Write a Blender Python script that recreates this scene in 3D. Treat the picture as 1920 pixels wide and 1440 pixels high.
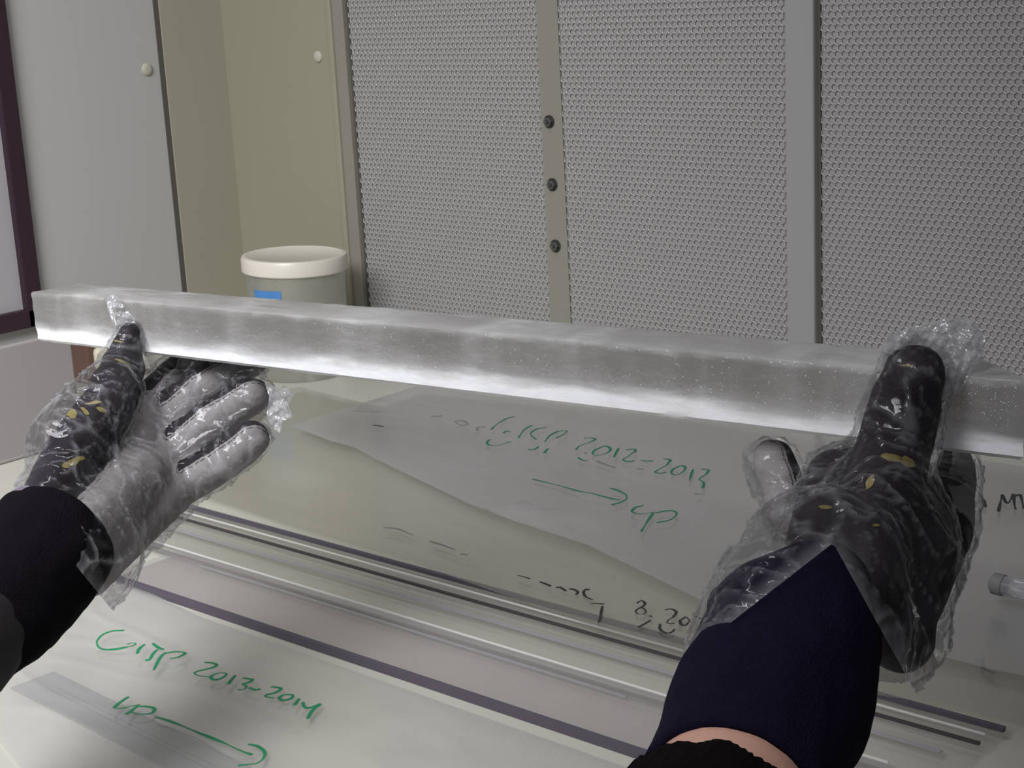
import bpy, math, random
import numpy as np
from mathutils import Vector, Matrix, noise
random.seed(7)
for o in list(bpy.data.objects): bpy.data.objects.remove(o)
SC = bpy.context.scene
COL = SC.collection

# ---------------------------------------------------------------- camera
# World: X runs along the bench (to the right and nearer), Y runs to the perforated wall, Z up, bench top at z = 0.
F, CX, CY, H = 3063.0, 960.0, 720.0, 0.5
def nrm(v): v = np.array(v, float); return v/np.linalg.norm(v)
_up = -nrm([626, 11980, F]); _ex = -nrm([-3620, -594, F]); _ex = nrm(_ex-_up*_ex.dot(_up)); _ey = np.cross(_up, _ex)
R = np.array([_ex, _ey, _up]); CAM = np.array([0, 0, H])
def ray(px, py): return R@np.array([(px-CX)/F, (py-CY)/F, 1.0])
def P(px, py, d): return CAM+ray(px, py)*d
def PZ(px, py, z=0.0): r = ray(px, py); return CAM+r*(z-H)/r[2]
def PY(px, py, y): r = ray(px, py); return CAM+r*y/r[1]
def PX(px, py, x): r = ray(px, py); return CAM+r*x/r[0]
def proj(p):
    c = (np.asarray(p)-CAM)@R
    return CX+F*c[..., 0]/c[..., 2], CY+F*c[..., 1]/c[..., 2], c[..., 2]
cd = bpy.data.cameras.new('camera'); cam = bpy.data.objects.new('camera', cd); COL.objects.link(cam)
cd.sensor_width = 36.0; cd.lens = F/1920*36; cd.clip_start = 0.02
m = Matrix.Identity(4)
for i in range(3):
    m[i][0] = R[i, 0]; m[i][1] = -R[i, 1]; m[i][2] = -R[i, 2]; m[i][3] = CAM[i]
cam.matrix_world = m; SC.camera = cam
cd.dof.use_dof = False

# ---------------------------------------------------------------- light
w = bpy.data.worlds.new('world'); SC.world = w; w.use_nodes = True
w.node_tree.nodes['Background'].inputs[0].default_value = (0.86, 0.85, 0.92, 1)
w.node_tree.nodes['Background'].inputs[1].default_value = 0.070
def area(name, loc, target, sx, sy, power, col):
    l = bpy.data.lights.new(name, 'AREA'); l.shape = 'RECTANGLE'; l.size = sx; l.size_y = sy; l.energy = power; l.color = col
    o = bpy.data.objects.new(name, l); COL.objects.link(o); o.location = loc
    o.rotation_euler = (Vector(target)-Vector(loc)).to_track_quat('-Z', 'Y').to_euler(); return o
area('hood_tube_light', (-1.10, 0.62, 1.35), (-1.45, 0.80, 0.0), 0.9, 0.05, 3.4, (0.97, 0.97, 1.0)).data.spread = math.radians(140)
area('room_ceiling_light', (-0.75, -0.55, 1.35), (-1.70, 0.50, 0.0), 1.1, 0.6, 18.5, (0.95, 0.96, 1.0)).data.spread = math.radians(98)
area('flash_light', (0.0, 0.0, 0.57), (-0.85, 0.95, 0.2), 0.02, 0.012, 0.35, (0.95, 0.95, 1.0))
SC.view_settings.view_transform = 'Standard'; SC.view_settings.look = 'None'
SC.view_settings.exposure = 0.0; SC.view_settings.gamma = 1.0; SC.view_settings.use_curve_mapping = False
SC.cycles.transparent_max_bounces = 24; SC.cycles.max_bounces = 10; SC.cycles.transmission_bounces = 6

# ---------------------------------------------------------------- materials
def S(r, g, b): return tuple(((c/255)/12.92 if c/255 <= 0.04045 else ((c/255+0.055)/1.055)**2.4) for c in (r, g, b))+(1.0,)
def mat(name, col, rough=0.5, metal=0.0, bump=0.0, bscale=200.0, var=0.0, vscale=20.0, spec=0.5, stretch=None):
    m = bpy.data.materials.new(name); m.use_nodes = True; nt = m.node_tree; b = nt.nodes['Principled BSDF']
    b.inputs['Base Color'].default_value = col; b.inputs['Roughness'].default_value = rough; b.inputs['Metallic'].default_value = metal
    b.inputs['Specular IOR Level'].default_value = spec
    tc = nt.nodes.new('ShaderNodeTexCoord'); mp = nt.nodes.new('ShaderNodeMapping'); nt.links.new(tc.outputs['Object'], mp.inputs[0])
    if stretch: mp.inputs['Scale'].default_value = stretch
    if var > 0:
        n = nt.nodes.new('ShaderNodeTexNoise'); n.inputs['Scale'].default_value = vscale; n.inputs['Detail'].default_value = 4
        nt.links.new(mp.outputs[0], n.inputs['Vector'])
        mx = nt.nodes.new('ShaderNodeMix'); mx.data_type = 'RGBA'
        mx.inputs[6].default_value = tuple(c*(1-var) for c in col[:3])+(1,); mx.inputs[7].default_value = tuple(min(1, c*(1+var)) for c in col[:3])+(1,)
        nt.links.new(n.outputs['Fac'], mx.inputs[0]); nt.links.new(mx.outputs[2], b.inputs['Base Color'])
    if bump > 0:
        n2 = nt.nodes.new('ShaderNodeTexNoise'); n2.inputs['Scale'].default_value = bscale; n2.inputs['Detail'].default_value = 3
        nt.links.new(mp.outputs[0], n2.inputs['Vector'])
        bp = nt.nodes.new('ShaderNodeBump'); bp.inputs['Strength'].default_value = bump; bp.inputs['Distance'].default_value = 0.001
        nt.links.new(n2.outputs['Fac'], bp.inputs['Height']); nt.links.new(bp.outputs[0], b.inputs['Normal'])
    return m
def film(name, tint=(0.9, 0.9, 0.92), fk=1.0, haze=0.12, hazecol=(0.75, 0.75, 0.78), gloss=0.10, rough=0.10, bscale=120, bump=0.5, var=0.5, vscale=25, fold=0.0):
    """thin polyethylene film: mostly see-through, a little milky, with a Fresnel sheen"""
    m = bpy.data.materials.new(name); m.use_nodes = True; nt = m.node_tree; N = nt.nodes; L = nt.links
    N.remove(N['Principled BSDF']); out = N['Material Output']
    tr = N.new('ShaderNodeBsdfTransparent'); tr.inputs[0].default_value = tint+(1,)
    df = N.new('ShaderNodeBsdfDiffuse'); df.inputs[0].default_value = hazecol+(1,)
    tl = N.new('ShaderNodeBsdfTranslucent'); tl.inputs[0].default_value = hazecol+(1,)
    gl = N.new('ShaderNodeBsdfGlossy'); gl.inputs['Roughness'].default_value = rough; gl.inputs[0].default_value = (1, 1, 1, 1)
    tc = N.new('ShaderNodeTexCoord')
    n2 = N.new('ShaderNodeTexNoise'); n2.inputs['Scale'].default_value = bscale; n2.inputs['Detail'].default_value = 2; L.new(tc.outputs['Object'], n2.inputs['Vector'])
    bp = N.new('ShaderNodeBump'); bp.inputs['Strength'].default_value = bump; bp.inputs['Distance'].default_value = 0.002
    L.new(n2.outputs['Fac'], bp.inputs['Height'])
    for s in (gl, df): L.new(bp.outputs[0], s.inputs['Normal'])
    n3 = N.new('ShaderNodeTexNoise'); n3.inputs['Scale'].default_value = vscale; n3.inputs['Detail'].default_value = 3; L.new(tc.outputs['Object'], n3.inputs['Vector'])
    mr = N.new('ShaderNodeMapRange'); mr.inputs[1].default_value = 0.3; mr.inputs[2].default_value = 0.7
    mr.inputs[3].default_value = haze*(1-var); mr.inputs[4].default_value = haze*(1+var); L.new(n3.outputs['Fac'], mr.inputs[0])
    hz = mr.outputs[0]
    if fold:      # doubled film along the creases is milkier
        at = N.new('ShaderNodeAttribute'); at.attribute_name = 'fold'
        m3 = N.new('ShaderNodeMath'); m3.operation = 'MULTIPLY_ADD'; m3.inputs[1].default_value = fold; m3.use_clamp = True
        L.new(at.outputs['Fac'], m3.inputs[0]); L.new(hz, m3.inputs[2]); hz = m3.outputs[0]
    ms = N.new('ShaderNodeMixShader'); ms.inputs[0].default_value = 0.4; L.new(df.outputs[0], ms.inputs[1]); L.new(tl.outputs[0], ms.inputs[2])
    m1 = N.new('ShaderNodeMixShader'); L.new(hz, m1.inputs[0]); L.new(tr.outputs[0], m1.inputs[1]); L.new(ms.outputs[0], m1.inputs[2])
    fr = N.new('ShaderNodeFresnel'); fr.inputs[0].default_value = 1.5; L.new(bp.outputs[0], fr.inputs['Normal'])
    ma = N.new('ShaderNodeMath'); ma.operation = 'MULTIPLY_ADD'; ma.inputs[1].default_value = fk; ma.inputs[2].default_value = gloss; L.new(fr.outputs[0], ma.inputs[0])
    cl = N.new('ShaderNodeClamp'); cl.inputs[2].default_value = 0.6; L.new(ma.outputs[0], cl.inputs[0])
    m2 = N.new('ShaderNodeMixShader'); L.new(cl.outputs[0], m2.inputs[0]); L.new(m1.outputs[0], m2.inputs[1]); L.new(gl.outputs[0], m2.inputs[2])
    L.new(m2.outputs[0], out.inputs[0]); return m
M = dict(
    bench=mat('bench_laminate', S(186, 184, 172), 0.35, bump=0.05, bscale=60, var=0.06, vscale=3, stretch=(1, 3, 1)),
    cream=mat('cream_paint', S(146, 142, 123), 0.5, var=0.03, vscale=4),
    olive=mat('olive_cream_paint', S(158, 155, 137), 0.5, var=0.03, vscale=4),
    greyp=mat('grey_panel_paint', S(176, 175, 172), 0.45, var=0.03, vscale=3),
    pane=mat('pale_window_pane', S(166, 163, 165), 0.15),
    darkframe=mat('dark_purple_frame', S(48, 28, 40), 0.4),
    seam=mat('dark_seam', S(85, 80, 74), 0.6),
    mesh=mat('perforated_sheet', S(158, 156, 153), 0.30, metal=0.1, spec=0.5),
    back=mat('filter_behind_mesh', S(150, 147, 145), 0.7, var=0.08, vscale=30),
    strip=mat('grey_steel_strip', S(134, 131, 120), 0.45),
    strip2=mat('light_steel_strip', S(148, 146, 145), 0.40),
    bolt=mat('bolt_steel', S(120, 120, 120), 0.3, metal=0.9),
    boltw=mat('bolt_washer_dark', S(45, 42, 42), 0.5),
    knob=mat('cream_button', S(180, 177, 160), 0.45),
    lid=mat('white_plastic_lid', S(212, 206, 193), 0.35),
    label=mat('blue_label', S(70, 125, 185), 0.5, var=0.15, vscale=60),
    brown=mat('brown_plastic', S(92, 66, 56), 0.5),
    creamk=mat('cream_plastic', S(215, 208, 185), 0.4),
    dark=mat('tinted_acrylic_edge', S(86, 80, 90), 0.45, spec=0.25),
    darkthin=mat('dark_acrylic_line', S(70, 64, 66), 0.5, spec=0.2),
    purple=mat('violet_acrylic_line', S(150, 146, 150), 0.3),
    bright=mat('white_highlight', S(240, 238, 235), 0.12, metal=0.3),  # white colour stands in for highlights along the acrylic
    gband=mat('grey_acrylic_line', S(128, 124, 122), 0.3),
    tube=mat('frosted_tube_plastic', S(180, 180, 182), 0.2),
    green=mat('green_marker_ink', S(28, 128, 84), 0.6, var=0.25, vscale=200),
    dgreen=mat('dark_green_marker_ink', S(22, 104, 70), 0.6, var=0.25, vscale=200),
    black=mat('black_marker_ink', S(42, 40, 42), 0.6),
    faded=mat('faded_marker_ink', S(112, 110, 108), 0.7),
    glove=mat('black_glove_fabric', S(27, 20, 27), 0.62, bump=0.5, bscale=500, var=0.35, vscale=60, spec=0.3),
    palm=mat('grey_glove_leather', S(140, 136, 134), 0.75, bump=0.5, bscale=350, var=0.22, vscale=70),
    hem=mat('violet_hem', S(110, 100, 115), 0.8),
    stitch=mat('dark_stitching', S(30, 26, 30), 0.8),
    yellow=mat('yellow_print', S(128, 116, 60), 0.6, var=0.6, vscale=300),
    navy=mat('navy_knit', S(23, 19, 38), 0.95, bump=0.9, bscale=900, var=0.25, vscale=300, spec=0.08),
    blackknit=mat('black_knit', S(16, 13, 18), 0.95, bump=0.9, bscale=900, var=0.25, vscale=300, spec=0.08),
    fleece=mat('black_fleece', S(19, 15, 17), 1.0, bump=1.0, bscale=400, spec=0.05),
    jacket=mat('dark_brown_jacket', S(26, 20, 24), 0.8),
    boxgrey=mat('pale_grey_card', S(150, 144, 143), 0.7, var=0.04, vscale=5),
    skin=mat('skin', S(205, 160, 140), 0.5, bump=0.2, bscale=250, var=0.08, vscale=60),
)
M['skin'].node_tree.nodes['Principled BSDF'].inputs['Subsurface Weight'].default_value = 0.15
M['skin'].node_tree.nodes['Principled BSDF'].inputs['Subsurface Radius'].default_value = (0.01, 0.004, 0.002)
M['film'] = film('thin_glove_film', tint=(0.96, 0.96, 0.97), fk=0.42, haze=0.015, fold=0.26, hazecol=(0.85, 0.85, 0.88), gloss=0.0, rough=0.07, bscale=70, bump=0.35, var=0.8, vscale=40)
M['flap'] = film('loose_film', tint=(0.97, 0.97, 0.98), haze=0.34, gloss=0.03, rough=0.08, bscale=60, bump=0.5, hazecol=(0.8, 0.8, 0.82))
M['bagA'] = film('milky_bag_film', tint=(0.97, 0.97, 0.97), fk=0.5, haze=0.20, gloss=0.0, rough=0.16, bscale=12, bump=0.12, var=0.12, vscale=6, hazecol=(0.68, 0.67, 0.68))
M['bagB'] = film('clear_bag_film', tint=(0.96, 0.96, 0.95), fk=0.3, haze=0.07, gloss=0.0, rough=0.18, bscale=10, bump=0.12, var=0.25, vscale=7, hazecol=(0.55, 0.54, 0.46))
M['bagC'] = film('pale_bag_film', tint=(0.99, 0.99, 0.98), fk=0.35, haze=0.25, gloss=0.0, rough=0.16, bscale=12, bump=0.12, var=0.08, vscale=6, hazecol=(0.84, 0.83, 0.81))
M['acry'] = film('acrylic_sheet', tint=(0.955, 0.945, 0.955), fk=0.3, haze=0.10, gloss=0.0, rough=0.22, bscale=5, bump=0.02, var=0.1, hazecol=(0.7, 0.69, 0.7))
M['acry2'] = film('clear_acrylic', tint=(0.985, 0.985, 0.98), fk=0.25, haze=0.03, gloss=0.0, rough=0.2, bscale=5, bump=0.02, var=0.1)
M['tubb'] = film('translucent_tub', tint=(0.93, 0.94, 0.9), haze=0.45, gloss=0.02, rough=0.2, bscale=5, bump=0.02, var=0.1, hazecol=(0.58, 0.58, 0.52))
M['clear'] = film('clear_tube', tint=(0.9, 0.9, 0.92), haze=0.35, gloss=0.1, rough=0.1, bscale=50, bump=0.1, hazecol=(0.6, 0.6, 0.63))

def ice_material():
    m = bpy.data.materials.new('cloudy_ice'); m.use_nodes = True; nt = m.node_tree; N = nt.nodes; L = nt.links; b = N['Principled BSDF']
    tc = N.new('ShaderNodeTexCoord')
    def noise_(scale, st, det=4, dist=0.0):
        mp = N.new('ShaderNodeMapping'); mp.inputs['Scale'].default_value = st; L.new(tc.outputs['Object'], mp.inputs[0])
        n = N.new('ShaderNodeTexNoise'); n.inputs['Scale'].default_value = scale; n.inputs['Detail'].default_value = det; n.inputs['Distortion'].default_value = dist
        L.new(mp.outputs[0], n.inputs['Vector']); return n.outputs['Fac']
    def math_(op, a, c, d=None):
        n = N.new('ShaderNodeMath'); n.operation = op
        for i, v in enumerate((a, c) if d is None else (a, c, d)):
            if isinstance(v, (int, float)): n.inputs[i].default_value = v
            else: L.new(v, n.inputs[i])
        return n.outputs[0]
    def rng(v, a, c, x, y):
        n = N.new('ShaderNodeMapRange'); n.interpolation_type = 'SMOOTHSTEP'
        L.new(v, n.inputs[0])
        for i, q in enumerate((a, c, x, y)): n.inputs[i+1].default_value = q
        return n.outputs[0]
    sep = N.new('ShaderNodeSeparateXYZ'); L.new(tc.outputs['Object'], sep.inputs[0])
    z = sep.outputs[2]
    clouds = rng(noise_(9, (3.2, 1, 0.5), 4), 0.35, 0.68, 0, 1)
    fine = noise_(160, (0.35, 1, 1.4), 3)
    # whiter, rougher and less clear towards the lower edge, broken up by streaks
    zz = math_('ADD', z, math_('MULTIPLY', math_('SUBTRACT', noise_(40, (0.35, 1, 1.2), 5), 0.5), 0.016))
    zz = math_('ADD', zz, math_('MULTIPLY', math_('SUBTRACT', noise_(130, (0.22, 1, 1.6), 3), 0.5), 0.010))
    low_white = rng(zz, 0.004, 0.0175, 1, 0)
    edge = rng(math_('ADD', z, math_('MULTIPLY', math_('SUBTRACT', fine, 0.5), 0.006)), 0.0350, 0.0385, 0, 0.16)
    fr = math_('MINIMUM', math_('ADD', math_('ADD', math_('MULTIPLY', low_white, 0.92), math_('MULTIPLY', clouds, 0.20)), edge), 1.0)
    fr = math_('MINIMUM', math_('ADD', fr, math_('MULTIPLY', rng(fine, 0.45, 0.75, 0, 0.10), 1.0)), 1.0)
    mx = N.new('ShaderNodeMix'); mx.data_type = 'RGBA'; mx.inputs[6].default_value = S(172, 169, 165); mx.inputs[7].default_value = (0.98, 0.98, 0.99, 1)
    L.new(fr, mx.inputs[0]); L.new(mx.outputs[2], b.inputs['Base Color'])
    L.new(rng(fr, 0, 1, 0.62, 0.04), b.inputs['Transmission Weight'])
    L.new(rng(fr, 0, 1, 0.32, 0.7), b.inputs['Roughness'])
    b.inputs['IOR'].default_value = 1.31
    b.inputs['Coat Weight'].default_value = 0.35; b.inputs['Coat Roughness'].default_value = 0.12
    bp = N.new('ShaderNodeBump'); bp.inputs['Strength'].default_value = 0.4; bp.inputs['Distance'].default_value = 0.0008
    L.new(math_('ADD', noise_(300, (0.7, 1, 1.0), 3), math_('MULTIPLY', noise_(60, (0.5, 1, 1.2), 3), 0.6)), bp.inputs['Height'])
    L.new(bp.outputs[0], b.inputs['Normal'])
    bc = N.new('ShaderNodeBump'); bc.inputs['Strength'].default_value = 1.0; bc.inputs['Distance'].default_value = 0.0012
    L.new(noise_(450, (1, 1, 1), 1), bc.inputs['Height']); L.new(bc.outputs[0], b.inputs['Coat Normal'])
    return m
M['ice'] = ice_material()

# ---------------------------------------------------------------- mesh helpers
def mesh_obj(name, verts, faces, material, parent=None, smooth=False):
    me = bpy.data.meshes.new(name); me.from_pydata([tuple(v) for v in verts], [], [tuple(f) for f in faces]); me.validate(); me.update()
    me.materials.append(material)
    if smooth: me.polygons.foreach_set('use_smooth', [True]*len(me.polygons))
    o = bpy.data.objects.new(name, me); COL.objects.link(o)
    if parent is not None: o.parent = parent
    return o
def tag(o, label=None, cat=None, group=None, kind=None):
    if label: o['label'] = label
    if cat: o['category'] = cat
    if group: o['group'] = group
    if kind: o['kind'] = kind
    return o
def empty(name, loc=(0, 0, 0)):
    o = bpy.data.objects.new(name, None); o.location = loc; o.empty_display_size = 0.02; COL.objects.link(o); return o
def local(o, parent):
    """keep world coordinates of a child built in world space under an Empty that sits elsewhere"""
    o.parent = parent; o.matrix_parent_inverse = Matrix.Translation(parent.location).inverted(); return o
def boxv(x0, x1, y0, y1, z0, z1):
    v = [(x, y, z) for x in (x0, x1) for y in (y0, y1) for z in (z0, z1)]
    f = [(0, 1, 3, 2), (4, 6, 7, 5), (0, 4, 5, 1), (2, 3, 7, 6), (0, 2, 6, 4), (1, 5, 7, 3)]
    return v, f
def box(name, x0, x1, y0, y1, z0, z1, material, parent=None, bevel=0.0):
    v, f = boxv(x0, x1, y0, y1, z0, z1); o = mesh_obj(name, v, f, material)
    if bevel:
        b = o.modifiers.new('bevel', 'BEVEL'); b.width = bevel; b.segments = 2
    if parent is not None: local(o, parent)
    return o
def lathe(name, prof, c, material, parent=None, n=48, axis='z', tilt=None):
    v, f = [], []
    for r, z in prof:
        for i in range(n):
            a = 2*math.pi*i/n; p = Vector((r*math.cos(a), r*math.sin(a), z))
            if axis == '-y': p = Vector((p.x, -p.z, p.y))
            if axis == 'x': p = Vector((p.z, p.x, p.y))
            if tilt is not None: p = tilt@p
            v.append(p+Vector(c))
    k = len(prof)
    for j in range(k-1):
        for i in range(n): f.append((j*n+i, j*n+(i+1) % n, (j+1)*n+(i+1) % n, (j+1)*n+i))
    f.append(tuple(range(n-1, -1, -1))); f.append(tuple((k-1)*n+i for i in range(n)))
    o = mesh_obj(name, v, f, material, smooth=True)
    o.data.set_sharp_from_angle(angle=math.radians(40))
    if parent is not None: local(o, parent)
    return o

# ================================================================ the setting
XL, YW = -1.844, 1.516
wl = box('wall_left', XL-0.05, XL, -0.6, YW+0.05, -0.03, 1.5, M['greyp']); tag(wl, kind='structure')
box('corner_panel', XL, XL+0.004, 1.407, YW, 0.0, 1.45, M['olive'], wl)
box('panel_joint', XL, XL+0.0015, 1.399, 1.407, 0.0, 1.45, M['seam'], wl)
wb = box('wall_back', XL-0.05, 0.6, YW+0.03, YW+0.06, -0.03, 1.5, M['back']); tag(wb, kind='structure')
box('cream_panel', XL, -1.612, YW-0.004, YW+0.03, 0.0, 1.45, M['cream'], wb)
box('cream_fold', -1.622, -1.612, YW-0.010, YW-0.004, 0.0, 1.45, M['cream'], wb, 0.002)
box('steel_strip', -1.612, -1.592, YW-0.006, YW+0.03, 0.0, 1.45, M['strip'], wb)
box('panel_joint', -1.592, -1.5885, YW, YW+0.03, 0.0, 1.45, M['seam'], wb)
box('steel_strip', -1.2675, -1.2355, YW-0.001, YW+0.03, 0.0, 1.45, M['strip'], wb)
box('steel_strip', -0.924, -0.8895, YW-0.010, YW+0.03, 0.0, 1.45, M['strip2'], wb, 0.002)
box('panel_joint', -0.8895, -0.8865, YW-0.001, YW+0.03, 0.0, 1.45, M['seam'], wb)
box('steel_strip', -0.50, -0.466, YW-0.010, YW+0.03, 0.0, 1.45, M['strip2'], wb, 0.002)

def perforated(x0, x1, z0, z1, y, pitch=0.0078, rh=0.0036, th=0.0009):
    """real staggered holes: each cell is a hexagon with a hexagonal hole and a rim"""
    dx, dz = pitch, pitch*math.sqrt(3)/2
    nx, nz = int((x1-x0)/dx), int((z1-z0)/dz)
    ii, jj = np.meshgrid(np.arange(nx), np.arange(nz), indexing='ij'); ii = ii.ravel(); jj = jj.ravel()
    cx = x0+dx*(ii+0.5+0.5*(jj % 2)); cz = z0+dz*(jj+0.5)
    a = np.radians(np.arange(6)*60+30); ro = pitch/math.sqrt(3)
    ringo = np.stack([np.cos(a)*ro, np.sin(a)*ro], 1); ringi = np.stack([np.cos(a)*rh*1.08, np.sin(a)*rh*1.08], 1)
    V = np.zeros((len(ii), 18, 3))
    for k, (rg, yy) in enumerate(((ringo, y), (ringi, y+0.0002), (ringi*0.92, y+th))):
        V[:, k*6:k*6+6, 0] = cx[:, None]+rg[None, :, 0]; V[:, k*6:k*6+6, 2] = cz[:, None]+rg[None, :, 1]; V[:, k*6:k*6+6, 1] = yy
    fs = []
    for k in (0, 6):
        for i in range(6): fs.append((k+i, k+(i+1) % 6, k+6+(i+1) % 6, k+6+i))
    Fc = (np.array(fs)[None]+np.arange(len(ii))[:, None, None]*18).reshape(-1, 4)
    me = bpy.data.meshes.new('perforated_sheet'); Vv = V.reshape(-1, 3)
    me.vertices.add(len(Vv)); me.vertices.foreach_set('co', Vv.ravel())
    me.loops.add(Fc.size); me.loops.foreach_set('vertex_index', Fc.ravel().astype(np.int32))
    me.polygons.add(len(Fc)); me.polygons.foreach_set('loop_start', np.arange(0, Fc.size, 4, dtype=np.int32)); me.update()
    me.materials.append(M['mesh'])
    o = bpy.data.objects.new('perforated_sheet', me); COL.objects.link(o); o['kind'] = 'stuff'; local(o, wb); return o
for x0, x1 in ((-1.5885, -1.2675), (-1.2355, -0.926), (-0.8865, -0.502), (-0.466, -0.1)):
    perforated(x0, x1, 0.0, 0.80, YW)
    box('filter_backing', x0, x1, YW+0.0020, YW+0.02, 0.0, 1.45, M['back'], wb)

b0 = box('floor', -2.2, 1.2, -1.8, 1.8, -0.93, -0.90, M['greyp']); tag(b0, kind='structure')
# ---- hinged dark framed window in the left wall
wn = empty('window_1', (XL, 0.8, 0.09)); tag(wn, kind='structure')
box('window_pane', XL, XL+0.004, 0.30, 1.15, 0.095, 1.2, M['pane'], wn)
box('window_frame', XL, XL+0.014, 1.142, 1.166, 0.080, 1.2, M['darkframe'], wn, 0.002)
box('window_frame', XL, XL+0.014, 0.30, 1.166, 0.080, 0.104, M['darkframe'], wn, 0.002)

# ================================================================ bench
bench = empty('lab_bench', (-0.6, 0.9, -0.9)); tag(bench, 'pale cream laminate lab bench top carrying the bags and the clear acrylic tray', 'bench')
box('bench_top', XL, 0.6, 0.30, YW+0.03, -0.03, 0.0, M['bench'], bench)
box('bench_edge', XL, 0.6, 0.285, 0.30, -0.035, 0.0, M['greyp'], bench, 0.003)
for x in (-1.75, 0.5):
    for y in (0.36, 1.42): box('leg', x-0.025, x+0.025, y-0.025, y+0.025, -0.90, -0.03, M['strip2'], bench, 0.003)

# bolts and buttons
def bolt(px, py, lab):
    c = PY(px, py, YW-0.001); e = empty('bolt', c)
    lathe('washer', [(0.0078, 0), (0.0078, 0.0012), (0.0045, 0.0014)], c, M['boltw'], e, 24, '-y')
    lathe('bolt_head', [(0.0062, 0.001), (0.0062, 0.0045), (0.0052, 0.0055), (0.0030, 0.0055), (0.0028, 0.0042)], c, M['bolt'], e, 6, '-y')
    lathe('screw_tip', [(0.0024, 0.004), (0.0024, 0.0075), (0.0016, 0.0085)], c, M['bolt'], e, 16, '-y')
    tag(e, lab, 'bolt', 'bolts in the grey steel strip')
bolt(1030, 228, 'topmost steel hex bolt in the grey strip between the mesh panels')
bolt(1036, 346, 'middle of the three steel hex bolts in the grey strip')
bolt(1042, 461, 'lowest steel hex bolt in the strip, just above the ice bar')
c = PX(275, 130, XL); o = lathe('cover_button', [(0.0085, 0), (0.0083, 0.002), (0.006, 0.0038), (0.003, 0.0042)], c, M['knob'], None, 32, 'x')
tag(o, 'small round cream cover button on the grey left wall beside the dark seam', 'button', 'cover buttons')
c = PY(597, 106, YW-0.004); o = lathe('cover_button', [(0.0075, 0), (0.0073, 0.002), (0.005, 0.0036), (0.002, 0.004)], c, M['knob'], None, 32, '-y')
tag(o, 'small round cream cover button on the cream corner panel above the tub', 'button', 'cover buttons')

# ---- tub in the corner
tc_ = P(565, 640, 2.13); tc_[2] = 0.0; TH = 0.0
rad = 96*2.13/F
while proj(np.array([tc_[0], tc_[1], TH]))[1] > 488: TH += 0.001
tub = empty('storage_tub', (tc_[0], tc_[1], 0)); tag(tub, 'round translucent plastic tub with a thick white lid standing in the corner', 'tub')
lathe('tub_body', [(rad*0.90, 0.0), (rad*0.93, 0.004), (rad*0.955, TH-0.012), (rad*0.955, TH-0.004)], (tc_[0], tc_[1], 0.0005), M['tubb'], tub, 64)
tilt = Matrix.Rotation(math.radians(2.0), 3, Vector((R[:, 2][0], R[:, 2][1], 0)))
lathe('lid', [(rad*1.0, -0.012), (rad*1.02, -0.0105), (rad*1.025, 0.005), (rad*1.0, 0.008), (rad*0.93, 0.0085), (rad*0.91, 0.0075)], (tc_[0], tc_[1], TH), M['lid'], tub, 64, 'z', tilt)
# label wrapped on the tub wall
v, f = [], []
a0 = math.atan2(-tc_[1], -tc_[0])
lz = TH
while proj(np.array([tc_[0], tc_[1], lz])-np.array([0, 0, 0]))[1] < 527: lz -= 0.001
for i in range(13):
    a = a0-0.98+i*0.055
    for z in (lz-0.03, lz): v.append((tc_[0]+math.cos(a)*rad*0.965, tc_[1]+math.sin(a)*rad*0.965, z))
for i in range(12): f.append((2*i, 2*i+2, 2*i+3, 2*i+1))
o = mesh_obj('label', v, f, M['label'], None, True); local(o, tub); o['label'] = 'blue paper label'
# ---- brown block with cream cap by the left wall
bp0 = PX(178, 716, -1.79); e = empty('brown_box', (bp0[0], bp0[1], 0)); tag(e, 'brown plastic box with a cream rounded cap, half hidden behind the left thumb', 'box')
box('box_body', bp0[0]-0.03, bp0[0]+0.012, bp0[1]-0.015, bp0[1]+0.055, 0.0, 0.062, M['brown'], e, 0.003)
q = PX(192, 678, -1.775)
box('cap', q[0]-0.006, q[0]+0.03, q[1]-0.013, q[1]+0.05, q[2]-0.014, q[2]+0.022, M['creamk'], e, 0.009)

# ---- pale grey upright panel at the far left
g0 = PZ(0, 872, 0); g1 = PX(148, 760, g0[0]); gh = PX(0, 652, g0[0])[2]
e = empty('grey_panel', (g0[0], g1[1]-0.2, 0)); tag(e, 'plain pale grey upright panel on the bench at far left below the dark frame', 'panel')
box('panel_board', g0[0]-0.008, g0[0], g1[1]-0.42, g1[1], 0.0005, gh, M['boxgrey'], e, 0.002)
box('panel_foot', g0[0]-0.05, g0[0]+0.0008, g1[1]-0.40, g1[1]-0.02, 0.0004, 0.004, M['boxgrey'], e, 0.001)

# ================================================================ acrylic tray
TX0, TX1 = -1.157, -0.408
tray = empty('acrylic_tray', ((TX0+TX1)/2, 0.85, 0)); tag(tray, 'long clear acrylic tray with grooved parallel rails lying across the bench under the arms', 'tray')
box('base_sheet', TX0, TX1, 0.7705, 0.8440, 0.0008, 0.0048, M['acry'], tray)
TB = -1.30
box('base_sheet', TB, TX1, 0.8442, 0.936, 0.0008, 0.0048, M['acry2'], tray)
box('front_edge', TX0, TX1, 0.7665, 0.7705, 0.0003, 0.0068, M['dark'], tray)
box('back_edge', TB, TX1, 0.9235, 0.9275, 0.0049, 0.0082, M['dark'], tray)
box('rail_line', TB+0.01, TX1-0.005, 0.8985, 0.9015, 0.0049, 0.0066, M['darkthin'], tray)
box('rail_line', TB+0.01, TX1-0.02, 0.8755, 0.8795, 0.0049, 0.0056, M['purple'], tray)
box('rail_line', TB+0.01, TX1-0.02, 0.8310, 0.8345, 0.0049, 0.0064, M['gband'], tray)
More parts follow.
